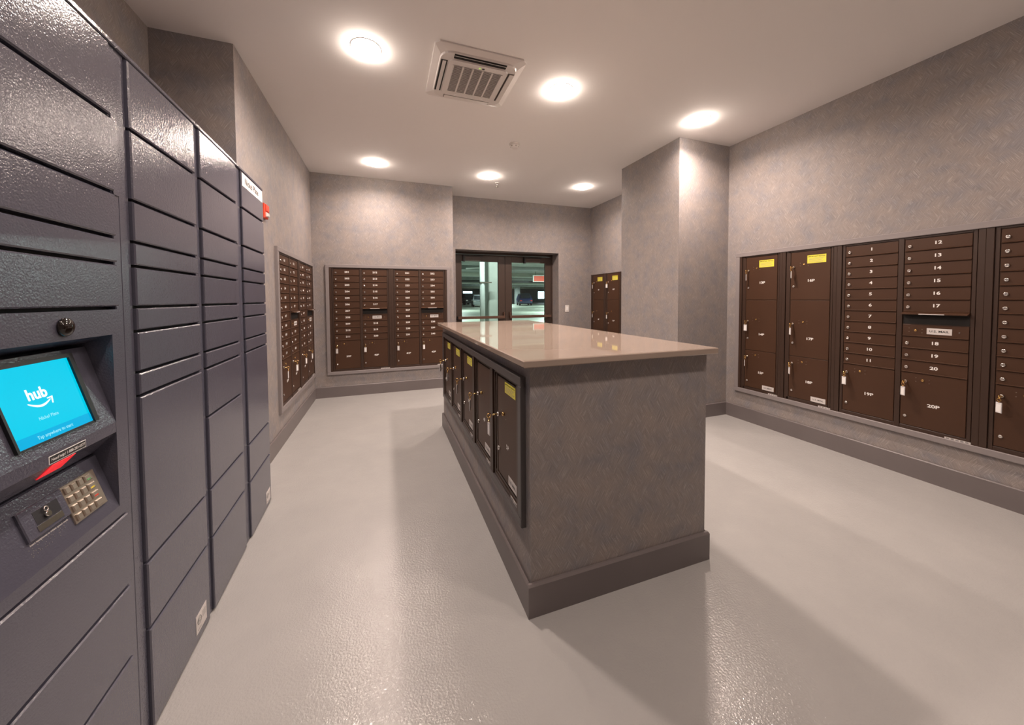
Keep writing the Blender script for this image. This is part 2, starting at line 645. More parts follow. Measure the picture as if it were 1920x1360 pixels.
# kiosk head of the first tower (x local = s - 0.855)
K = 0.855
a, b = 0.905 - K, 1.316 - K
i0, i1 = 0.941 - K, 1.280 - K
mb = MB()
mb.box(a, i0, -0.11, 0.0, 0.757, 1.3335)
mb.box(i1, b, -0.11, 0.0, 0.757, 1.3335)
mb.prism_x([(0, 1.3335), (0, 1.265), (-0.09, 1.236), (-0.11, 1.236), (-0.11, 1.3335)], i0, i1)
mb.box(i0, i1, -0.11, 0.0, 0.757, 0.786)
mb.box(i0, i1, -0.125, -0.11, 0.757, 1.3335)
part('kiosk_surround', mb, NAVY, t1)
part('screen_housing', MB().prism_x([(-0.056, 1.235), (0, 1.023), (0, 0.995), (-0.042, 0.949), (-0.10, 0.949), (-0.10, 1.222)],
                                    i0 + 0.001, i1 - 0.001), NAVY, t1)
part('keypad_panel', MB().prism_x([(-0.045, 0.938), (0, 0.786), (-0.11, 0.786), (-0.11, 0.938)], i0 + 0.001, i1 - 0.001), NAVY, t1)
dome = part('camera_dome', MB().lathe((1.119 - K, 0, 1.297), (0, -1, 0),
            [(0, 0.0212), (0.003, 0.0222), (0.007, 0.0205), (0.0105, 0.0160), (0.0135, 0.009), (0.0148, 0.001)], 24), DOME, t1)
# touch screen lies on the sloping face of the housing
TH = math.atan2(0.056, 0.212)
scr = part('touch_screen', MB().box(1.0 - K, 1.206 - K, -0.004, 0.0015, 0.029, 0.199), SCREEN, t1, (0, 0, 1.023), (-TH, 0, 0))
scr['label'] = 'cyan lit touch screen reading hub'
fr = MB()
x0, x1, z0, z1 = 1.0 - K, 1.206 - K, 0.029, 0.199
fr.box(x0 - 0.006, x0, -0.003, 0.006, z0 - 0.004, z1 + 0.010)
fr.box(x1, x1 + 0.014, -0.003, 0.006, z0 - 0.004, z1 + 0.010)
fr.box(x0, x1, -0.003, 0.006, z1, z1 + 0.010)
fr.box(x0, x1, -0.003, 0.0045, z0 - 0.004, z0)
part('screen_bezel', fr, BEZEL, t1, (0, 0, 1.023), (-TH, 0, 0))


def vz(z):
    return (z - 1.023) / math.cos(TH)


part('screen_band', MB().box(1.0 - K, 1.206 - K, 0.0015, 0.0019, 0.029, 0.051), SCREEN2, scr)
link('lettering', text_mesh('hub', 0.034, SCREENT, 1.0, 0.035), scr, (1.090 - K, -0.0026, vz(1.151)))
sm = MB()
pts = []
N_ = 12
for k in range(N_ + 1):
    q = k / N_
    x = 1.061 - K + 0.056 * q
    zc = vz(1.134) - 0.011 * math.sin(math.pi * min(1, q * 0.93)) + 0.001 * q
    th = 0.0012 + 0.0040 * math.sin(math.pi * (0.12 + 0.80 * q))
    pts.append((x, zc, th))
sm.plate([(x, z_ - t_ / 2) for x, z_, t_ in pts] + [(x, z_ + t_ / 2) for x, z_, t_ in reversed(pts)], 0.0018, 0.0026)
ax, az = 1.124 - K, vz(1.139)
sm.plate([(ax - 0.014, az - 0.002), (ax + 0.001, az - 0.0005), (ax - 0.003, az - 0.017), (ax - 0.0055, az - 0.0165), (ax - 0.0035, az - 0.004), (ax - 0.0135, az - 0.0045)][::-1], 0.0018, 0.0026)
part('smile_arrow', sm, SCREENT, scr)
link('lettering', text_mesh('Nickel Plate', 0.0105, SCREENF), scr, (1.096 - K, -0.0026, vz(1.098)))
link('lettering', text_mesh('Tap anywhere to start', 0.0105, SCREENF), scr, (1.097 - K, -0.0028, vz(1.0615)))
# help strip and red scanner window
st = part('help_label', MB().box(1.061 - K, 1.167 - K, 0, 0.0008, 0.9975, 1.0155), WHITEP, t1)
part('label_field', MB().box(1.0625 - K, 1.1655 - K, 0.0008, 0.0012, 0.9990, 1.0140), BLACKP, st)
link('lettering', text_mesh('Need help? 1-888-283-0577', 0.0092, WHITEP, 0.93), st, (1.114 - K, -0.0018, 1.0065))
d_ = Vector((-0.042, 0.949 - 0.995))
part('scanner_window', MB().prism_x([(0.0006, 0.9935), (-0.0262, 0.9646), (-0.030, 0.969), (-0.004, 0.997)], 1.070 - K, 1.136 - K), REDLENS, t1)
# keypad on its sloping panel
TK = math.atan2(0.045, 0.152)


def vk(z):
    return (z - 0.786) / math.cos(TK)


kp = part('keypad', MB().box(1.140 - K, 1.246 - K, -0.001, 0.004, vk(0.818), vk(0.911), 0.001), STEEL, t1, (0, 0, 0.786), (-TK, 0, 0))
kp['label'] = 'steel number keypad'
kw = 0.0155
for r_ in range(4):
    for c_ in range(4):
        x = 1.1445 - K + c_ * 0.0205
        z_ = vk(0.9075) - 0.0175 - r_ * 0.0235
        wd = kw + (0.008 if c_ == 3 else 0)
        kk = part('key', MB().box(x, x + wd, 0.004, 0.0085, z_, z_ + 0.0165, 0.002), STEEL, kp)
for r_, mt in ((0, GREENP), (1, YELLOWP), (2, REDP)):
    x = 1.1445 - K + 3 * 0.0205
    z_ = vk(0.9075) - 0.0175 - r_ * 0.0235
    part('key_mark', MB().box(x + 0.004, x + 0.016, 0.0085, 0.0089, z_ + 0.003, z_ + 0.0065), mt, kp)
hp = part('headphone_plate', MB().box(1.027 - K, 1.139 - K, -0.001, 0.006, vk(0.846), vk(0.911), 0.002), NAVY, t1, (0, 0, 0.786), (-TK, 0, 0))
part('pocket', MB().box(1.056 - K, 1.120 - K, 0.006, 0.0063, vk(0.868), vk(0.897)), NAVY_SHADE, hp)  # flat patch, recess shade put in as dark colour
part('braille_strip', MB().box(1.053 - K, 1.118 - K, 0.006, 0.0075, vk(0.854), vk(0.867)), CHROME, hp)
part('headphone_jack', MB().cyl((1.083 - K, -0.006, vk(0.879)), (1.083 - K, -0.012, vk(0.879)), 0.0065, 0.006, 16)
     .torus((1.083 - K, -0.010, vk(0.891)), (0, 1, 0), 0.005, 0.0016, 12, 5), CHROME, hp)
pn = link('lettering', text_mesh('Insert headphones to initiate speech mode', 0.0062, LABELW, 0.93), t1, (1.080 - K, 0, 0.786), (-TK, 0, 0))
for v in pn.data.vertices:
    v.co.z += vk(0.8395)
    v.co.y -= 0.0006
br = MB()
for row in range(3):
    for k in range(26 - row * 4):
        if random.random() < 0.55:
            x = 1.024 - K + k * 0.0042 + random.choice((0, 0.0016))
            z_ = vk(0.834) - row * 0.0075 - random.choice((0, 0.0018, 0.0036))
            br.box(x, x + 0.0012, -0.0005, 0.0009, z_, z_ + 0.0012)
o = part('braille_dots', br, GREYP, t1, (0, 0, 0.786), (-TK, 0, 0))
o['kind'] = 'stuff'

# ------------------------------------------------------------------ mail units
ZB = 0.350
COLW = 0.325


def door_mesh(w_, h_):
    def fn(mb):
        mb.prism_x([(0.006, 0), (0.0175, 0), (0.0185, 0.0045), (0.0125, 0.0075), (0.0125, h_ - 0.002), (0.011, h_), (0.006, h_)], 0, w_)
    return shared(('tenant_door', w_, h_), BRONZE, fn)


def pdoor_mesh(w_, h_):
    return shared(('parcel_door', w_, h_), BRONZE, lambda mb: mb.box(0, w_, 0.006, 0.0135, 0, h_, 0.0015))


def lock_mesh(mat, r=0.0115, d=0.007):
    def fn(mb):
        mb.lathe((0, 0, 0), (0, -1, 0), [(0, r), (d * 0.7, r * 0.98), (d, r * 0.80), (d * 1.05, r * 0.55), (d * 0.8, r * 0.5)], 16)
        mb.box(-r * 0.12, r * 0.12, d * 0.8, d * 1.1, -r * 0.45, r * 0.45)
    return shared(('lock', r, d), mat, fn)


def screws_mesh():
    def fn(mb):
        for dx, dz in ((-0.035, 0.012), (-0.035, -0.014), (0.033, 0.008), (0.033, -0.018)):
            mb.cyl((dx, 0, dz), (dx, -0.0012, dz), 0.0026, seg=8)
    return shared('screws', DARKHOLE, fn)


def key_on(unit, x, z, n, door_txt, yaw, out=0.03):
    m = Matrix.Translation(unit.location) @ Matrix.Rotation(unit.rotation_euler[2], 4, 'Z')
    p = m @ Vector((x, -n, z))
    k = thing('key', 'brass key with white tag in ' + door_txt, 'key', p, unit.rotation_euler[2], 'keys in parcel doors')
    link('bow', shared(('bow', out), BRASS, lambda mb: mb.cyl((0, 0, 0), (0, -out * 0.55, 0), 0.0042, seg=10)
                       .torus((0, -out * 0.95, -0.003), (1, 0, 0), 0.0105, 0.0030, 14, 6)), k)
    link('ring', shared(('ring', out), BRASS, lambda mb: mb.torus((0, -out, -0.021), (0, 1, 0), 0.0085, 0.0018, 14, 5)
                        .torus((0, -out, -0.034), (1, 0, 0), 0.0055, 0.0016, 12, 5)), k)
    tg = link('tag', shared('tag', TAGP, lambda mb: mb.box(-0.0155, 0.0155, -0.0022, 0.0022, -0.066, 0, 0.001)), k,
              (0, -out, -0.038), (0, 0, yaw))
    link('paper', shared('paper', WHITEP, lambda mb: mb.box(-0.011, 0.011, 0.0022, 0.0026, -0.058, -0.012)), tg)
    return k


def posts(mb, W, spans, z0, z1):
    mb.box(0, W, 0, 0.006, z0, z1)
    for x0, x1, n in spans:
        mb.box(x0, x1, 0.006, n, z0 + 0.0, z1, 0.0015)
    mb.box(0.056, W - 0.054, 0.006, 0.013, z1 - 0.016, z1, 0.0015)
    mb.box(0.056, W - 0.054, 0.006, 0.013, z0, z0 + 0.034, 0.0015)


def parcel_parts(unit, x, w_, zt, zb, num, label_txt, yaw, usmail=False, notice=False, numz=0.40, key_dz=0.068):
    h_ = zt - zb - 0.004
    d = link('parcel_door', pdoor_mesh(round(w_, 4), round(h_, 4)), unit, (x, 0, zb + 0.002 - ZB))
    n = 0.0135
    link('lock', lock_mesh(CHROME, 0.0105, 0.010), d, (0.027, -n, h_ - key_dz))
    link('master_lock', lock_mesh(BRASS, 0.0085, 0.005), d, (0.115, -n, h_ - key_dz + 0.021))
    link('screws', screws_mesh(), d, (0.115, -n, h_ - key_dz + 0.023))
    lz = 0.068 if h_ < 0.42 else h_ - key_dz - 0.184
    link('cam_lock', lock_mesh(CHROME, 0.0105, 0.006), d, (0.027, -n, lz))
    if num:
        link('number', text_mesh(num, 0.0315, WHITEP, 1.3, 0.028), d, (0.172, -n - 0.0006, lz + 0.105 if h_ < 0.42 else lz + 0.05))
    if notice:
        nt = link('notice', shared('notice', YELLOW, lambda mb: mb.box(0, 0.150, 0, 0.0007, 0, 0.074)), d, (0.140, -n, h_ - 0.112))
        link('lettering', text_mesh('IMPORTANT NOTICE', 0.0145, BLACKP, 0.98), nt, (0.075, -0.0013, 0.060))
        link('fine_print', shared('fine_print', GREYP, lambda mb: [mb.box(0.012, 0.138 - (k % 3) * 0.012, 0.0007, 0.001, 0.044 - k * 0.009, 0.0465 - k * 0.009) for k in range(5)]), nt)
    if usmail:
        us = link('mail_plate', shared('mail_plate_low', LABELW, lambda mb: mb.box(0, 0.118, 0, 0.001, 0, 0.045)), d, (0.192, -n, 0.003))
        link('lettering', text_mesh('U.S. MAIL', 0.019, BLACKP, 1.12), us, (0.059, -0.0016, 0.0225))
    key_on(unit, x + 0.027, zb + 0.002 - ZB + h_ - key_dz, n + 0.010, label_txt, yaw)
    return d


def frame_sticker(unit, x0, x1):
    o = link('inspection_sticker', shared(('inspection_sticker', round(x1 - x0, 3)), LABELW,
             lambda mb: mb.box(0, x1 - x0, 0, 0.0008, 0, 0.014)), unit, (x0, -0.013, 0.004))
    link('print', shared(('print_sticker', round(x1 - x0, 3)), GREYP,
         lambda mb: [mb.box(0.008 + k * 0.022, 0.022 + k * 0.022, 0.0008, 0.0011, 0.003, 0.011) for k in range(int((x1 - x0 - 0.01) / 0.022))]), o)


def double_unit(label, loc, rotz, first, p1, p2, where, keys=True):
    W = 0.808
    u = thing('mailbox_unit', label, 'mailbox', (loc[0], loc[1], ZB), rotz, 'double column mailbox units')
    mb = MB()
    posts(mb, W, [(0.0, 0.034, 0.019), (0.037, 0.056, 0.013), (0.389, 0.420, 0.016), (0.753, 0.772, 0.013), (0.776, 0.808, 0.019)],
          0.0, 1.803 - ZB)
    part('frame', mb, BRONZE_D, u)
    xs = (0.060, 0.424)
    DP = 0.0905
    num = first
    for c_ in range(2):
        for k in range(11):
            zt = 1.784 - k * DP
            if c_ == 1 and k in (6, 7):
                continue
            d = link('door', door_mesh(COLW, round(DP - 0.003, 4)), u, (xs[c_], 0, zt - DP + 0.0015 - ZB))
            link('lock', lock_mesh(CHROME), d, (0.026, -0.0125, 0.037))
            link('number', text_mesh(str(num), 0.0315, WHITEP, 1.3, 0.028), d, (0.168, -0.0131, 0.047))
            num += 1
    # outgoing mail slot, hood and mail plate in the second column
    x = xs[1]
    zt = 1.784 - 6 * DP
    hood = part('slot_hood', MB().prism_x([(0.006, zt - ZB), (0.012, zt - ZB + 0.002), (0.048, zt - 0.010 - ZB), (0.048, zt - 0.016 - ZB), (0.006, zt - 0.016 - ZB)], x - 0.002, x + COLW + 0.002), BRONZE, u)
    part('hood_label', MB().prism_x([(0.0482, zt - 0.0095 - ZB), (0.0488, zt - 0.0095 - ZB), (0.0488, zt - 0.0155 - ZB), (0.0482, zt - 0.0155 - ZB)], x + 0.095, x + 0.222), LABELW, hood)
    part('mail_slot', MB().box(x, x + COLW, 0.006, 0.007, zt - DP + 0.004 - ZB, zt - 0.016 - ZB), SLOTDARK, u)
    d = link('mail_panel', door_mesh(COLW, round(DP - 0.003, 4)), u, (x, 0, zt - 2 * DP + 0.0015 - ZB))
    pl = link('mail_plate', shared('mail_plate', LABELW, lambda mb: mb.box(0, 0.122, 0, 0.001, 0, 0.044)), d, (0.127, -0.0125, 0.022))
    link('lettering', text_mesh('U.S. MAIL', 0.021, BLACKP, 1.15), pl, (0.061, -0.0016, 0.022))
    link('master_lock', lock_mesh(BRASS, 0.0085, 0.005), d, (0.070, -0.0125, 0.045))
    link('screws', screws_mesh(), d, (0.070, -0.0125, 0.048))
    link('screw', shared('small_screw', CHROME, lambda mb: mb.cyl((0, 0, 0), (0, -0.002, 0), 0.004, seg=10)), d, (0.283, -0.0125, 0.044))
    for c_, p in ((0, p1), (1, p2)):
        parcel_parts(u, xs[c_], COLW, 0.7885, 0.386, p, 'parcel door %s %s' % (p, where), random.uniform(-0.5, 0.5))
    frame_sticker(u, 0.655, 0.790)
    return u


def single_unit(label, loc, rotz, nums, where, sticker=True):
    W = 0.450
    u = thing('parcel_unit', label, 'mailbox', (loc[0], loc[1], ZB), rotz, 'single column parcel units')
    mb = MB()
    posts(mb, W, [(0.0, 0.030, 0.019), (0.034, 0.072, 0.013), (0.403, 0.420, 0.013), (0.424, 0.450, 0.019)], 0.0, 1.803 - ZB)
    part('frame', mb, BRONZE_D, u)
    zz = (1.785, 1.330, 0.790, 0.386)
    for k in range(3):
        parcel_parts(u, 0.076, COLW - 0.002, zz[k], zz[k + 1], nums[k], 'parcel door %s %s' % (nums[k], where),
                     random.uniform(-1.1, 0.9), usmail=(k == 2), notice=(k == 0), key_dz=(0.138 if k == 0 else (0.226 if k == 1 else 0.068)))
    if sticker:
        frame_sticker(u, 0.330, 0.452 - 0.01)
    return u


def wall_trim(name, x0, x1, z0, z1, loc, rotz, wd=0.044, dp=0.026, mat=TRIM):
    mb = MB()
    mb.box(x0, x1, 0, dp, z1 - wd, z1, 0.003)
    mb.box(x0, x1, 0, dp, z0, z0 + wd, 0.003)
    mb.box(x0, x0 + wd, 0, dp, z0 + wd, z1 - wd, 0.003)
    mb.box(x1 - wd, x1, 0, dp, z0 + wd, z1 - wd, 0.003)
    o = part(name, mb, mat, None, (loc[0], loc[1], 0), (0, 0, rotz))
    o['kind'] = 'structure'
    return o


RW, LW, BW = -math.pi / 2, math.pi / 2, 0.0
# right wall: x local runs towards the camera
single_unit('brown parcel locker column 13P to 15P on the right wall, nearest the pillar', (XR, 2.850), RW, ('13P', '14P', '15P'), 'on the right wall')
single_unit('brown parcel locker column 16P to 18P on the right wall beside mailbox 1', (XR, 2.400), RW, ('16P', '17P', '18P'), 'on the right wall')
double_unit('brown mailbox unit numbered 1 to 20 with mail slot on the right wall', (XR, 1.950), RW, 1, '19P', '20P', 'on the right wall')
double_unit('brown mailbox unit cut off by the right edge of the picture', (XR, 1.142), RW, 21, '21P', '22P', 'at the right edge of the picture')
wall_trim('trim_1', -0.040, 2.850 - 0.334 + 0.040, 0.312, 1.846, (XR, 2.850), RW)
# back wall left of the glass doors
double_unit('brown mailbox unit numbered 201 to 220 on the back wall', (-0.735, YB), BW, 201, '39P', '40P', 'on the back wall')
double_unit('brown mailbox unit numbered 221 to 240 on the back wall beside the glass doors', (0.073, YB), BW, 221, '41P', '42P', 'on the back wall')
wall_trim('trim_2', -0.042, 1.658, 0.312, 1.846, (-0.735, YB), BW)
# left wall
double_unit('brown mailbox unit on the left wall, the one nearer the lockers', (XL_, 3.772), LW, 161, '35P', '36P', 'on the left wall')
double_unit('brown mailbox unit on the left wall, the one in the far corner', (XL_, 4.580), LW, 181, '37P', '38P', 'on the left wall')
wall_trim('trim_3', -0.042, 1.656, 0.312, 1.846, (XL_, 3.772), LW)
# right wall beyond the pillar
single_unit('brown parcel locker column in the corner beside the glass doors', (XR, 5.862), RW, ('7P', '8P', '9P'), 'beyond the pillar', False)
single_unit('brown parcel locker column half hidden behind the pillar', (XR, 5.410), RW, ('10P', '11P', '12P'), 'beyond the pillar', False)

# ------------------------------------------------------------------ island
IX0, IX1, IY0, IY1, ITOP = 0.564, 1.541, 1.360, 3.760, 1.074
isl = thing('mail_island', 'free-standing island clad in grey patterned wallpaper with a grey baseboard', 'island', ((IX0 + IX1) / 2, (IY0 + IY1) / 2, 0))


def isl_part(name, mb, mat):
    o = part(name, mb, mat, isl)
    for v in o.data.vertices:
        v.co.x -= isl.location.x
        v.co.y -= isl.location.y
    return o


isl_part('body', MB().wbox(IX0, IX1, IY0, IY1, 0, ITOP), WALL)
H = 0.143
for nm, (x0, x1, y0, y1) in (('front', (IX0 - 0.018, IX1 + 0.018, IY0 - 0.018, IY0)), ('back', (IX0 - 0.018, IX1 + 0.018, IY1, IY1 + 0.018)),
                             ('left', (IX0 - 0.018, IX0, IY0, IY1)), ('right', (IX1, IX1 + 0.018, IY0, IY1))):
    mbx = MB().wbox(x0, x1, y0, y1, 0, H - 0.008)
    q0, q1 = (0.007, 0.007) if (x1 - x0) < 0.1 else (0.003, 0.007)
    mbx.quadbox([(x0, y0, H - 0.008), (x1, y0, H - 0.008), (x1, y1, H - 0.008), (x0, y1, H - 0.008),
                 (x0 + q0, y0 + q1, H), (x1 - q0, y0 + q1, H), (x1 - q0, y1 - 0.001, H), (x0 + q0, y1 - 0.001, H)])
    isl_part('baseboard', mbx, BASE)
CX0, CX1, CY0, CY1 = 0.520, 1.575, 1.320, 3.850
ct = MB()
b_ = 0.004
ct.wbox(CX0, CX1, CY0, CY1, ITOP + b_, 1.105 - b_)
ct.quadbox([(CX0 + b_, CY0 + b_, ITOP), (CX1 - b_, CY0 + b_, ITOP), (CX1 - b_, CY1 - b_, ITOP), (CX0 + b_, CY1 - b_, ITOP),
            (CX0, CY0, ITOP + b_), (CX1, CY0, ITOP + b_), (CX1, CY1, ITOP + b_), (CX0, CY1, ITOP + b_)])
ct.quadbox([(CX0, CY0, 1.105 - b_), (CX1, CY0, 1.105 - b_), (CX1, CY1, 1.105 - b_), (CX0, CY1, 1.105 - b_),
            (CX0 + b_, CY0 + b_, 1.105), (CX1 - b_, CY0 + b_, 1.105), (CX1 - b_, CY1 - b_, 1.105), (CX0 + b_, CY1 - b_, 1.105)])
tag(part('countertop', ct, COUNTER), 'polished tan stone countertop on the island', 'countertop')

IZ0, IZ1 = 0.392, 0.976
pos_txt = ('farthest from the camera', 'second from the far end', 'in the middle of the row', 'second nearest the camera', 'nearest the camera')
for k in range(5):
    W = 0.432
    yl = 3.612 - k * W
    u = thing('island_parcel_unit', 'dark island parcel locker %s%s' % (pos_txt[k], ' without a notice' if k == 3 else ', yellow notice on its door'),
              'mailbox', (IX0, yl, IZ0), RW, 'parcel lockers in the island')
    hh = IZ1 - IZ0
    mb = MB()
    mb.box(0, W, 0, 0.004, 0, hh)
    mb.box(0, 0.030, 0.004, 0.020, 0, hh, 0.0015)
    mb.box(0.046, 0.060, 0.004, 0.013, 0, hh, 0.0015)
    mb.box(W - 0.026, W, 0.004, 0.020, 0, hh, 0.0015)
    mb.box(0.060, W - 0.026, 0.004, 0.013, 0.0, 0.022, 0.0015)
    mb.box(0.060, W - 0.026, 0.004, 0.010, 0.026, 0.040, 0.0015)
    mb.box(0.060, W - 0.026, 0.004, 0.013, hh - 0.014, hh, 0.0015)
    part('frame', mb, BRONZE_D, u)
    dx, dw, dz, dh = 0.112, 0.290, 0.052, hh - 0.052 - 0.022
    part('jamb', MB().box(0.084, 0.096, 0.004, 0.013, 0.04, hh - 0.016, 0.001), BRONZE_D, u)
    d = link('parcel_door', pdoor_mesh(dw, round(dh, 4)), u, (dx, 0, dz))
    n = 0.0135
    kz = 0.756 - IZ0 - dz
    link('lock', lock_mesh(CHROME, 0.0115, 0.014), d, (0.026, -n, kz))
    link('master_lock', lock_mesh(BRASS, 0.0095, 0.009), d, (0.098, -n, kz + 0.021))
    link('screws', screws_mesh(), d, (0.098, -n, kz + 0.021))
    link('cam_lock', lock_mesh(CHROME, 0.0115, 0.008), d, (0.022, -n, 0.575 - IZ0 - dz))
    link('number', text_mesh('%dP' % (k + 1), 0.032, WHITEP, 1.2), d, (0.152, -n - 0.0006, 0.624 - IZ0 - dz))
    if k != 3:
        nt = link('notice', shared('notice', YELLOW, lambda mb: None), d, (0.118, -n, 0.892 - IZ0 - dz))
        nt.scale = (1.0, 1, 0.72)
        link('lettering', text_mesh('IMPORTANT NOTICE', 0.0145, BLACKP, 0.98), nt, (0.075, -0.0013, 0.060))
        link('fine_print', shared('fine_print', GREYP, lambda mb: None), nt)
    us = link('mail_plate', shared('mail_plate_low', LABELW, lambda mb: None), d, (dw - 0.124, -n, 0.006))
    link('lettering', text_mesh('U.S. MAIL', 0.019, BLACKP, 1.12), us, (0.059, -0.0016, 0.0225))
    st_ = part('inspection_sticker', MB().box(W - 0.125, W - 0.030, 0.013, 0.0138, 0.003, 0.020), LABELW, u)
    part('print', MB().box(W - 0.12, W - 0.085, 0.0138, 0.0141, 0.006, 0.016).box(W - 0.07, W - 0.04, 0.0138, 0.0141, 0.006, 0.016), GREYP, st_)
    key_on(u, dx + 0.026, dz + kz, n + 0.014, 'island locker ' + pos_txt[k], random.uniform(-0.7, 0.2), 0.045)
wall_trim('trim_4', -0.040, 5 * 0.432 + 0.040, 0.352, 1.016, (IX0, 3.612), RW, 0.040, 0.024, make_paint('island frame paint', (0.075, 0.066, 0.066), 0.40, 50, 0.06, 0.001))

# ------------------------------------------------------------------ glass double doors
YD = 6.17
struct('trim_5', MB().wbox(DX0, DX0 + 0.022, YD - 0.01, YD + 0.08, 0, DZ).wbox(DX1 - 0.022, DX1, YD - 0.01, YD + 0.08, 0, DZ)
       .wbox(DX0 + 0.022, DX1 - 0.022, YD - 0.01, YD + 0.08, DZ - 0.040, DZ), DOORM)
mid = (DX0 + DX1) / 2
for k, (x0, x1) in enumerate(((DX0 + 0.026, mid - 0.003), (mid + 0.003, DX1 - 0.026))):
    dr = bpy.data.objects.new('door_%d' % (k + 1), None)
    COL.objects.link(dr)
    dr.location = (x0, YD, 0)
    dr['kind'] = 'structure'
    W = x1 - x0
    sw = 0.128
    zt = DZ - 0.045
    part('stile', MB().box(0, sw, -0.045, 0, 0.01, zt, 0.002), DOORM, dr)
    part('stile', MB().box(W - sw, W, -0.045, 0, 0.01, zt, 0.002), DOORM, dr)
    part('rail', MB().box(sw, W - sw, -0.045, 0, 2.027, zt, 0.002), DOORM, dr)
    part('rail', MB().box(sw, W - sw, -0.045, 0, 0.01, 0.26, 0.002), DOORM, dr)
    part('pane', MB().box(sw, W - sw, -0.026, -0.018, 0.26, 2.027), GLASS, dr)
    bx0, bx1 = (0.045, W - 0.022) if k == 0 else (0.065, W - 0.03)
    pb = part('push_bar', MB().box(bx0, bx1, 0.045, 0.075, 1.002, 1.050, 0.004), BARM, dr)
    hx = (W - 0.045, W - 0.022) if k == 0 else (0.065, 0.088)
    part('bar_end', MB().box(hx[0], hx[1], 0.0, 0.06, 1.002, 1.115, 0.004), BARM, pb)
    hx = (0.03, 0.09) if k == 0 else (W - 0.09, W - 0.03)
    part('bar_end', MB().box(hx[0], hx[1], 0.0, 0.045, 0.995, 1.057, 0.003), DOORB, pb)
    cx0 = 0.165 if k == 0 else 0.372
    cl = part('closer', MB().box(cx0, cx0 + 0.30, 0.0, 0.065, 2.030, 2.105, 0.004), DOORM, dr)
    part('closer_spindle', MB().box(cx0 - 0.02, cx0 + 0.012, 0.005, 0.07, 2.012, 2.125, 0.003), DOORB, cl)
    part('closer_arm', MB().box(cx0 - 0.01, cx0 + 0.34, 0.03, 0.055, 2.108, 2.124, 0.002), DOORB, cl)

# ------------------------------------------------------------------ air conditioner cassette on the ceiling
AX, AY, AH = 0.665, 2.742, 0.328
ac = thing('air_conditioner', 'white square ceiling cassette air conditioner with slatted grille', 'air conditioner', (AX, AY, ZC))


def ring_outline(h_, c_):
    return [(-h_ + c_, -h_), (h_ - c_, -h_), (h_, -h_ + c_), (h_, h_ - c_), (h_ - c_, h_), (-h_ + c_, h_), (-h_, h_ - c_), (-h_, -h_ + c_)]


def slab(mb, o0, z0, o1, z1):
    b0 = len(mb.v)
    k = len(o0)
    mb.v += [(x, y, z0) for x, y in o0] + [(x, y, z1) for x, y in o1]
    mb.f.append(tuple(b0 + i for i in range(k)))
    mb.f.append(tuple(b0 + k + i for i in reversed(range(k))))
    for i in range(k):
        j = (i + 1) % k
        mb.f.append((b0 + i, b0 + k + i, b0 + k + j, b0 + j))
    mb.sm += [False] * (k + 2)
    return mb


def arc_outline(h_, r_, n_=6):
    pts = []
    for cx_, cy_, a0 in ((h_ - r_, h_ - r_, 0), (-h_ + r_, h_ - r_, 90), (-h_ + r_, -h_ + r_, 180), (h_ - r_, -h_ + r_, 270)):
        for i in range(n_ + 1):
            t_ = R(a0 + 90 * i / n_)
            pts.append((cx_ + r_ * math.cos(t_), cy_ + r_ * math.sin(t_)))
    return pts


part('panel', slab(slab(MB(), ring_outline(AH, 0.03), 0.0, ring_outline(AH, 0.03), -0.010), ring_outline(AH, 0.03), -0.010, ring_outline(AH - 0.045, 0.05), -0.024), PLASTIC, ac)
part('inner_panel', slab(MB(), arc_outline(0.285, 0.085), -0.020, arc_outline(0.278, 0.085), -0.034), PLASTIC, ac)
part('grille_frame', slab(MB(), arc_outline(0.222, 0.045), -0.034, arc_outline(0.218, 0.045), -0.043), PLASTIC, ac)
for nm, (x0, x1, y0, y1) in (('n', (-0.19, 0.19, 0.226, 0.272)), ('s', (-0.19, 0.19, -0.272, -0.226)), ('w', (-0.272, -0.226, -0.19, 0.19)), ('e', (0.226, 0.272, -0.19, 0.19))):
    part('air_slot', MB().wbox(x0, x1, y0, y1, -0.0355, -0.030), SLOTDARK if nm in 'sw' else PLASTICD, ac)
    fl = MB()
    if nm in 'ns':
        ym = y0 + 0.014 if nm == 's' else y1 - 0.030
        fl.quadbox([(x0 + 0.004, ym - (0.004 if nm == 's' else 0.014), -0.042), (x1 - 0.004, ym - (0.004 if nm == 's' else 0.014), -0.042),
                    (x1 - 0.004, ym + (0.006 if nm == 's' else 0.028), -0.037), (x0 + 0.004, ym + (0.006 if nm == 's' else 0.028), -0.037),
                    (x0 + 0.004, ym - (0.004 if nm == 's' else 0.014), -0.039), (x1 - 0.004, ym - (0.004 if nm == 's' else 0.014), -0.039),
                    (x1 - 0.004, ym + (0.006 if nm == 's' else 0.028), -0.034), (x0 + 0.004, ym + (0.006 if nm == 's' else 0.028), -0.034)])
    else:
        fl.wbox(x0 + 0.012, x1 - 0.010 if nm == 'w' else x1 - 0.002, y0 + 0.004, y1 - 0.004, -0.040, -0.0365)
    part('louver', fl, PLASTIC, ac)
gx0, gx1, gy0, gy1 = -0.182, 0.182, -0.170, 0.158
part('grille_void', MB().wbox(gx0, gx1, gy0, gy1, -0.0436, -0.0430), PLASTICD, ac)
bars = MB()
for k in range(6):
    x = gx0 + k * (gx1 - gx0) / 5
    bars.wbox(x - 0.006, x + 0.006, gy0, gy1, -0.0475, -0.0436)
part('grille_bars', bars, PLASTIC, ac)
sl = MB()
for k in range(27):
    y = gy0 + 0.004 + k * (gy1 - gy0 - 0.008) / 26
    sl.wbox(gx0, gx1, y - 0.0017, y + 0.0017, -0.0462, -0.0436)
o = part('grille_slats', sl, PLASTIC, ac)
o['kind'] = 'stuff'
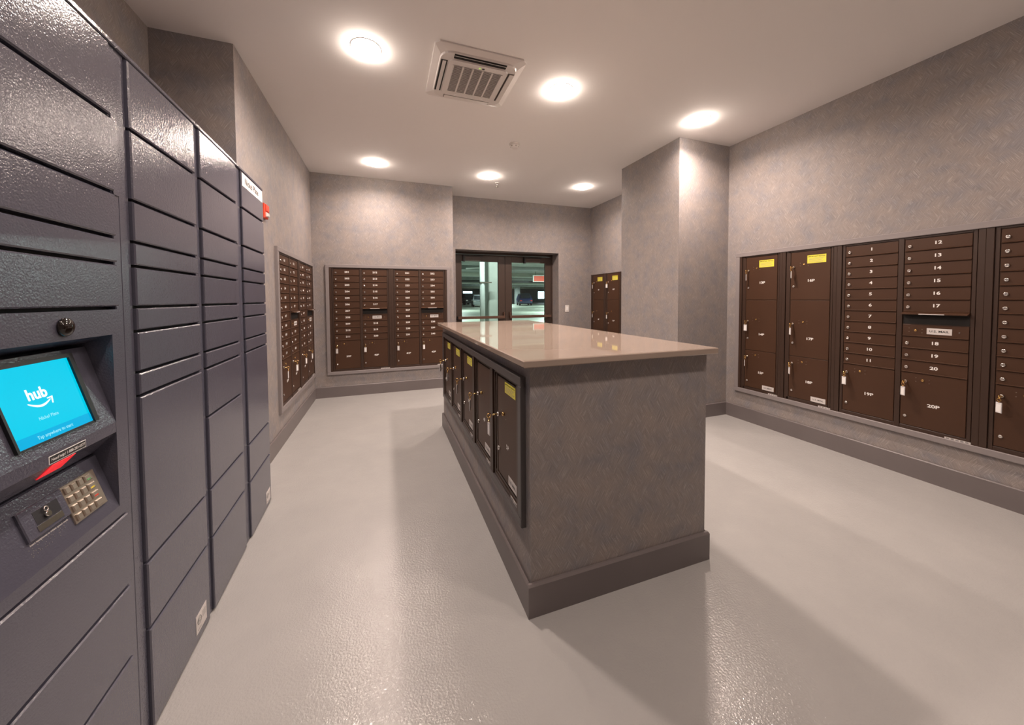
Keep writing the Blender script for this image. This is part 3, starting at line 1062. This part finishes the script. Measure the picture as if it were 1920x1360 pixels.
part('indicator_light', MB().wbox(0.0, 0.014, -0.196, -0.184, -0.0445, -0.043), LEDG, ac)
part('receiver_eye', MB().wbox(0.024, 0.042, -0.197, -0.183, -0.0445, -0.043), BLACKP, ac)
for x in (-0.10, 0.11):
    part('grille_latch', MB().wbox(x - 0.012, x + 0.012, 0.180, 0.190, -0.0455, -0.043), WHITEP, ac)

sd = thing('smoke_detector', 'small white smoke detector on the ceiling', 'detector', (1.376, 3.745, ZC))
part('base', MB().lathe((0, 0, 0), (0, 0, -1), [(0, 0.062), (0.008, 0.062), (0.012, 0.056)], 24), PLASTIC, sd)
part('cap', MB().lathe((0, 0, -0.010), (0, 0, -1), [(0, 0.050), (0.012, 0.050), (0.030, 0.041), (0.038, 0.030), (0.039, 0.002)], 24), PLASTIC, sd)
sv = MB()
for k in range(6):
    t_ = R(60 * k - 90)
    sv.cyl((0.040 * math.cos(t_), 0.040 * math.sin(t_), -0.030), (0.0475 * math.cos(t_), 0.0475 * math.sin(t_), -0.030), 0.006, seg=8)
part('vent', sv, DARKHOLE, sd)
sp_ = thing('ceiling_sprinkler', 'tiny metal sprinkler head hanging from the ceiling near the far downlights', 'sprinkler', (1.583, 5.065, ZC))
part('escutcheon', MB().lathe((0, 0, 0), (0, 0, -1), [(0, 0.032), (0.004, 0.030), (0.008, 0.012)], 20), PLASTIC, sp_)
part('body', MB().cyl((0, 0, -0.006), (0, 0, -0.045), 0.008, seg=10), CHROME, sp_)
part('deflector', MB().lathe((0, 0, -0.045), (0, 0, -1), [(0, 0.006), (0.012, 0.007), (0.014, 0.020), (0.017, 0.020)], 14), CHROME, sp_)

fs = thing('fire_alarm_strobe', 'red fire alarm strobe on the left wall just past the lockers', 'alarm', (XL_, 3.405, 2.030), LW)
part('housing', MB().box(0, 0.09, 0, 0.024, 0, 0.118, 0.005), RED, fs)
part('horn', MB().box(0.010, 0.080, 0.024, 0.034, 0.055, 0.110, 0.004), RED, fs)
part('strobe_lens', MB().box(0.018, 0.072, 0.024, 0.038, 0.012, 0.046, 0.006), CLEARW, fs)

sw_ = thing('light_switch', 'white light switch plate on the wall right of the glass doors', 'switch', (3.166, YE, 1.106))
part('plate', MB().box(0, 0.082, 0, 0.006, 0, 0.128, 0.003), PLASTIC, sw_)
part('rocker', MB().prism_x([(0.006, 0.030), (0.012, 0.030), (0.008, 0.098), (0.006, 0.098)], 0.024, 0.058), WHITEP, sw_)

# ------------------------------------------------------------------ parking garage beyond the doors
GY0, GY1 = 6.30, 62.0
GX0, GX1 = -9.0, 34.0
GC = 3.25


def gz(y):
    return 0.0 + max(0.0, (y - 12.0)) * 0.012


mb = MB()
mb.quadbox([(GX0, GY0, -0.2), (GX1, GY0, -0.2), (GX1, 12, -0.2), (GX0, 12, -0.2), (GX0, GY0, 0), (GX1, GY0, 0), (GX1, 12, 0), (GX0, 12, 0)])
mb.quadbox([(GX0, 12, -0.2), (GX1, 12, -0.2), (GX1, GY1, -0.2), (GX0, GY1, -0.2), (GX0, 12, 0), (GX1, 12, 0), (GX1, GY1, gz(GY1)), (GX0, GY1, gz(GY1))])
o = struct('floor_garage', mb, GFLOOR)
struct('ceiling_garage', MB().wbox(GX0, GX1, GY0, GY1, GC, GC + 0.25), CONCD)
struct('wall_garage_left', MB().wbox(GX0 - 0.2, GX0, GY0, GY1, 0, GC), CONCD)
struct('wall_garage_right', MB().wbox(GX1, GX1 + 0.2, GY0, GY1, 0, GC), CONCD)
struct('wall_garage_near', MB().wbox(GX0, -1.55, GY0 - 0.2, GY0, 0, GC).wbox(3.9, GX1, GY0 - 0.2, GY0, 0, GC), CONCD)
# far wall with two daylight openings
wx = [(GX0, 12.9), (14.6, 27.4), (30.2, GX1)]
mb = MB()
for x0, x1 in wx:
    mb.wbox(x0, x1, GY1, GY1 + 0.2, 0.2, GC)
for x0, x1 in ((12.9, 14.6), (27.4, 30.2)):
    mb.wbox(x0, x1, GY1, GY1 + 0.2, 0.2, 1.35 if x0 > 20 else 2.35)
    mb.wbox(x0, x1, GY1, GY1 + 0.2, 2.75, GC)
struct('wall_garage_far', mb, CONCD)
for k, y in enumerate((11.0, 15.0, 19.5, 24.5, 30.0, 37.0, 45.0, 54.0)):
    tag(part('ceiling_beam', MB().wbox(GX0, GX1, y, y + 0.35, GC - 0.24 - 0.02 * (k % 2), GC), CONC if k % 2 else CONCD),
        'concrete garage ceiling beam seen through the door glass, the %s one back' % ('first', 'second', 'third', 'fourth', 'fifth', 'sixth', 'seventh', 'eighth')[k],
        'beam', 'garage ceiling beams')
tag(part('concrete_column', MB().box(2.42, 3.02, -9.10, -8.50, 0, GC, 0.02), CONC), 'thick pale concrete column right behind the left door leaf', 'column')
dp_ = thing('drain_pipe', 'white vertical drain pipe in front of the concrete column outside the doors', 'pipe', (2.20, 8.30, 0))
part('pipe', MB().cyl((0, 0, 0), (0, 0, GC), 0.062, seg=18), PIPEM, dp_)
part('bracket', MB().wbox(-0.07, 0.22, -0.07, 0.03, 1.74, 1.77), DARKHOLE, dp_)
for k, (x, y) in enumerate(((14.6, 44.0), (19.2, 52.0), (6.4, 42.0))):
    tag(part('concrete_column', MB().wbox(x, x + 0.7, y, y + 0.7, 0, GC), CONC if k != 1 else CONCD),
        ('slim pale garage column at the left side of the right door pane', 'far garage column behind the cars', 'garage column far back at the left pane')[k], 'column', 'far garage columns')
tag(part('sprinkler_main', MB().cyl((GX0, 20.5, 2.40), (GX1, 20.5, 2.40), 0.085, seg=12), DPIPE), 'long dark horizontal pipe under the garage ceiling', 'pipe')
tag(part('conduit', MB().cyl((3.4, 15.6, 2.72), (6.6, 19.0, 3.215), 0.03, seg=8), PIPEM), 'thin white conduit running diagonally under the garage ceiling', 'pipe')
sg = thing('hanging_sign', 'red rectangular sign with white border hanging in the garage', 'sign', (8.55, 20.0, 2.42))
part('panel', MB().wbox(0, 0.86, -0.02, 0.02, 0, 0.34), GSIGN, sg)
part('border', MB().wbox(-0.05, 0.0, -0.025, 0.02, -0.03, 0.37).wbox(0.86, 0.91, -0.025, 0.02, -0.03, 0.37).wbox(0, 0.86, -0.025, 0.02, 0.34, 0.37).wbox(0, 0.86, -0.025, 0.02, -0.03, 0.0), PIPEM, sg)
part('hanger', MB().wbox(0.1, 0.12, -0.01, 0.01, 0.37, GC - 2.42).wbox(0.74, 0.76, -0.01, 0.01, 0.37, GC - 2.42), DPIPE, sg)


def car(label, loc, rotz, paint, scale=1.0, tall=1.0):
    c = thing('parked_car', label, 'car', loc, rotz, 'cars parked in the garage')
    h1, h2 = 0.82 * tall, 1.50 * tall
    # side profile (length along y), lofted across the width
    prof = [(-2.2, 0.30), (-2.25, 0.62), (-2.15, h1), (-1.5, h1 + 0.05), (-0.95, h2 - 0.05), (-0.4, h2), (0.7, h2), (1.35, h2 - 0.08), (1.95, h1 + 0.06), (2.2, h1 - 0.02), (2.25, 0.55), (2.2, 0.30)]
    mbc = MB()
    b0 = len(mbc.v)
    rows = []
    for x, ins in ((-0.88, 0.0), (0.88, 0.0)):
        row = []
        for y, z in prof:
            xx = x * (1.0 - (0.20 if z > h1 + 0.1 else (0.04 if z < 0.4 else 0.0)))
            row.append(len(mbc.v))
            mbc.v.append((xx, y, z))
        rows.append(row)
    k = len(prof)
    mbc.f.append(tuple(rows[0]))
    mbc.f.append(tuple(reversed(rows[1])))
    for i in range(k):
        j = (i + 1) % k
        mbc.f.append((rows[0][i], rows[1][i], rows[1][j], rows[0][j]))
    mbc.sm += [False] * (k + 2)
    part('body', mbc, paint, c)
    gl = MB()
    gl.quadbox([(-0.70, -1.48, h1 + 0.09), (0.70, -1.48, h1 + 0.09), (0.66, -0.98, h2 - 0.10), (-0.66, -0.98, h2 - 0.10),
                (-0.70, -1.52, h1 + 0.11), (0.70, -1.52, h1 + 0.11), (0.66, -1.02, h2 - 0.08), (-0.66, -1.02, h2 - 0.08)])
    part('windscreen', gl, CARG, c)
    for sx in (-1, 1):
        part('side_window', MB().quadbox([(sx * 0.80, -0.95, h1 + 0.10), (sx * 0.80, 1.45, h1 + 0.10), (sx * 0.72, 1.15, h2 - 0.12), (sx * 0.72, -0.60, h2 - 0.12),
                                          (sx * 0.84, -0.95, h1 + 0.10), (sx * 0.84, 1.45, h1 + 0.10), (sx * 0.75, 1.15, h2 - 0.12), (sx * 0.75, -0.60, h2 - 0.12)]), CARG, c)
        for y in (-1.4, 1.35):
            part('wheel', MB().cyl((sx * 0.70, y, 0.33), (sx * 0.90, y, 0.33), 0.33, seg=16), TYRE, c)
        part('lamp', MB().wbox(sx * 0.72 - 0.13, sx * 0.72 + 0.13, -2.28, -2.18, 0.62, 0.74), CLEARW if paint is not CARB else LAMPR, c)
    return c


car('dark car parked far off behind the left door pane', (11.4, 52.5, gz(52.5)), R(8), CARD, tall=1.15)
car('silver car parked beside the drain pipe view in the left pane', (11.1, 43.5, gz(43.5)), R(-10), CARW)
car('dark blue car parked in view of the right door pane', (18.6, 47.0, gz(47)), R(-14), CARB, tall=1.12)
ORD = ('added fill lamp nearest', 'second', 'third', 'fourth', 'fifth', 'sixth', 'seventh', 'eighth', 'ninth', 'tenth', 'farthest')
tub = [(1.9, 7.3), (4.6, 7.6), (3.0, 12.8), (8.9, 17.0), (3.2, 21.5), (13.0, 27.0), (6.0, 33.0), (17.5, 33.5), (13.0, 42.0), (21.0, 42.0), (17.0, 50.0)]  # first two are unseen lamps added to brighten the near column
for k, (x, y) in enumerate(tub):
    f_ = thing('garage_light', 'fluorescent batten light on the garage ceiling, %s from the glass doors' % ORD[k],
               'lamp', (x, y, GC - 0.06), 0, 'garage lights')
    part('housing', MB().wbox(-0.62, 0.62, -0.08, 0.08, 0, 0.06), PIPEM, f_)
    part('tube', MB().cyl((-0.6, 0, -0.02), (0.6, 0, -0.02), 0.02, seg=8), TUBEM, f_)
    ld = bpy.data.lights.new('garage_lamp', 'AREA')
    ld.shape = 'RECTANGLE'
    ld.size, ld.size_y = 1.2, 0.1
    ld.energy = 85 if y < 9 else (170 if y < 16 else 480)
    ld.color = (0.88, 1.0, 0.97)
    lo = bpy.data.objects.new('garage_lamp', ld)
    COL.objects.link(lo)
    lo.parent = f_
    lo.location = (0, 0, -0.05)
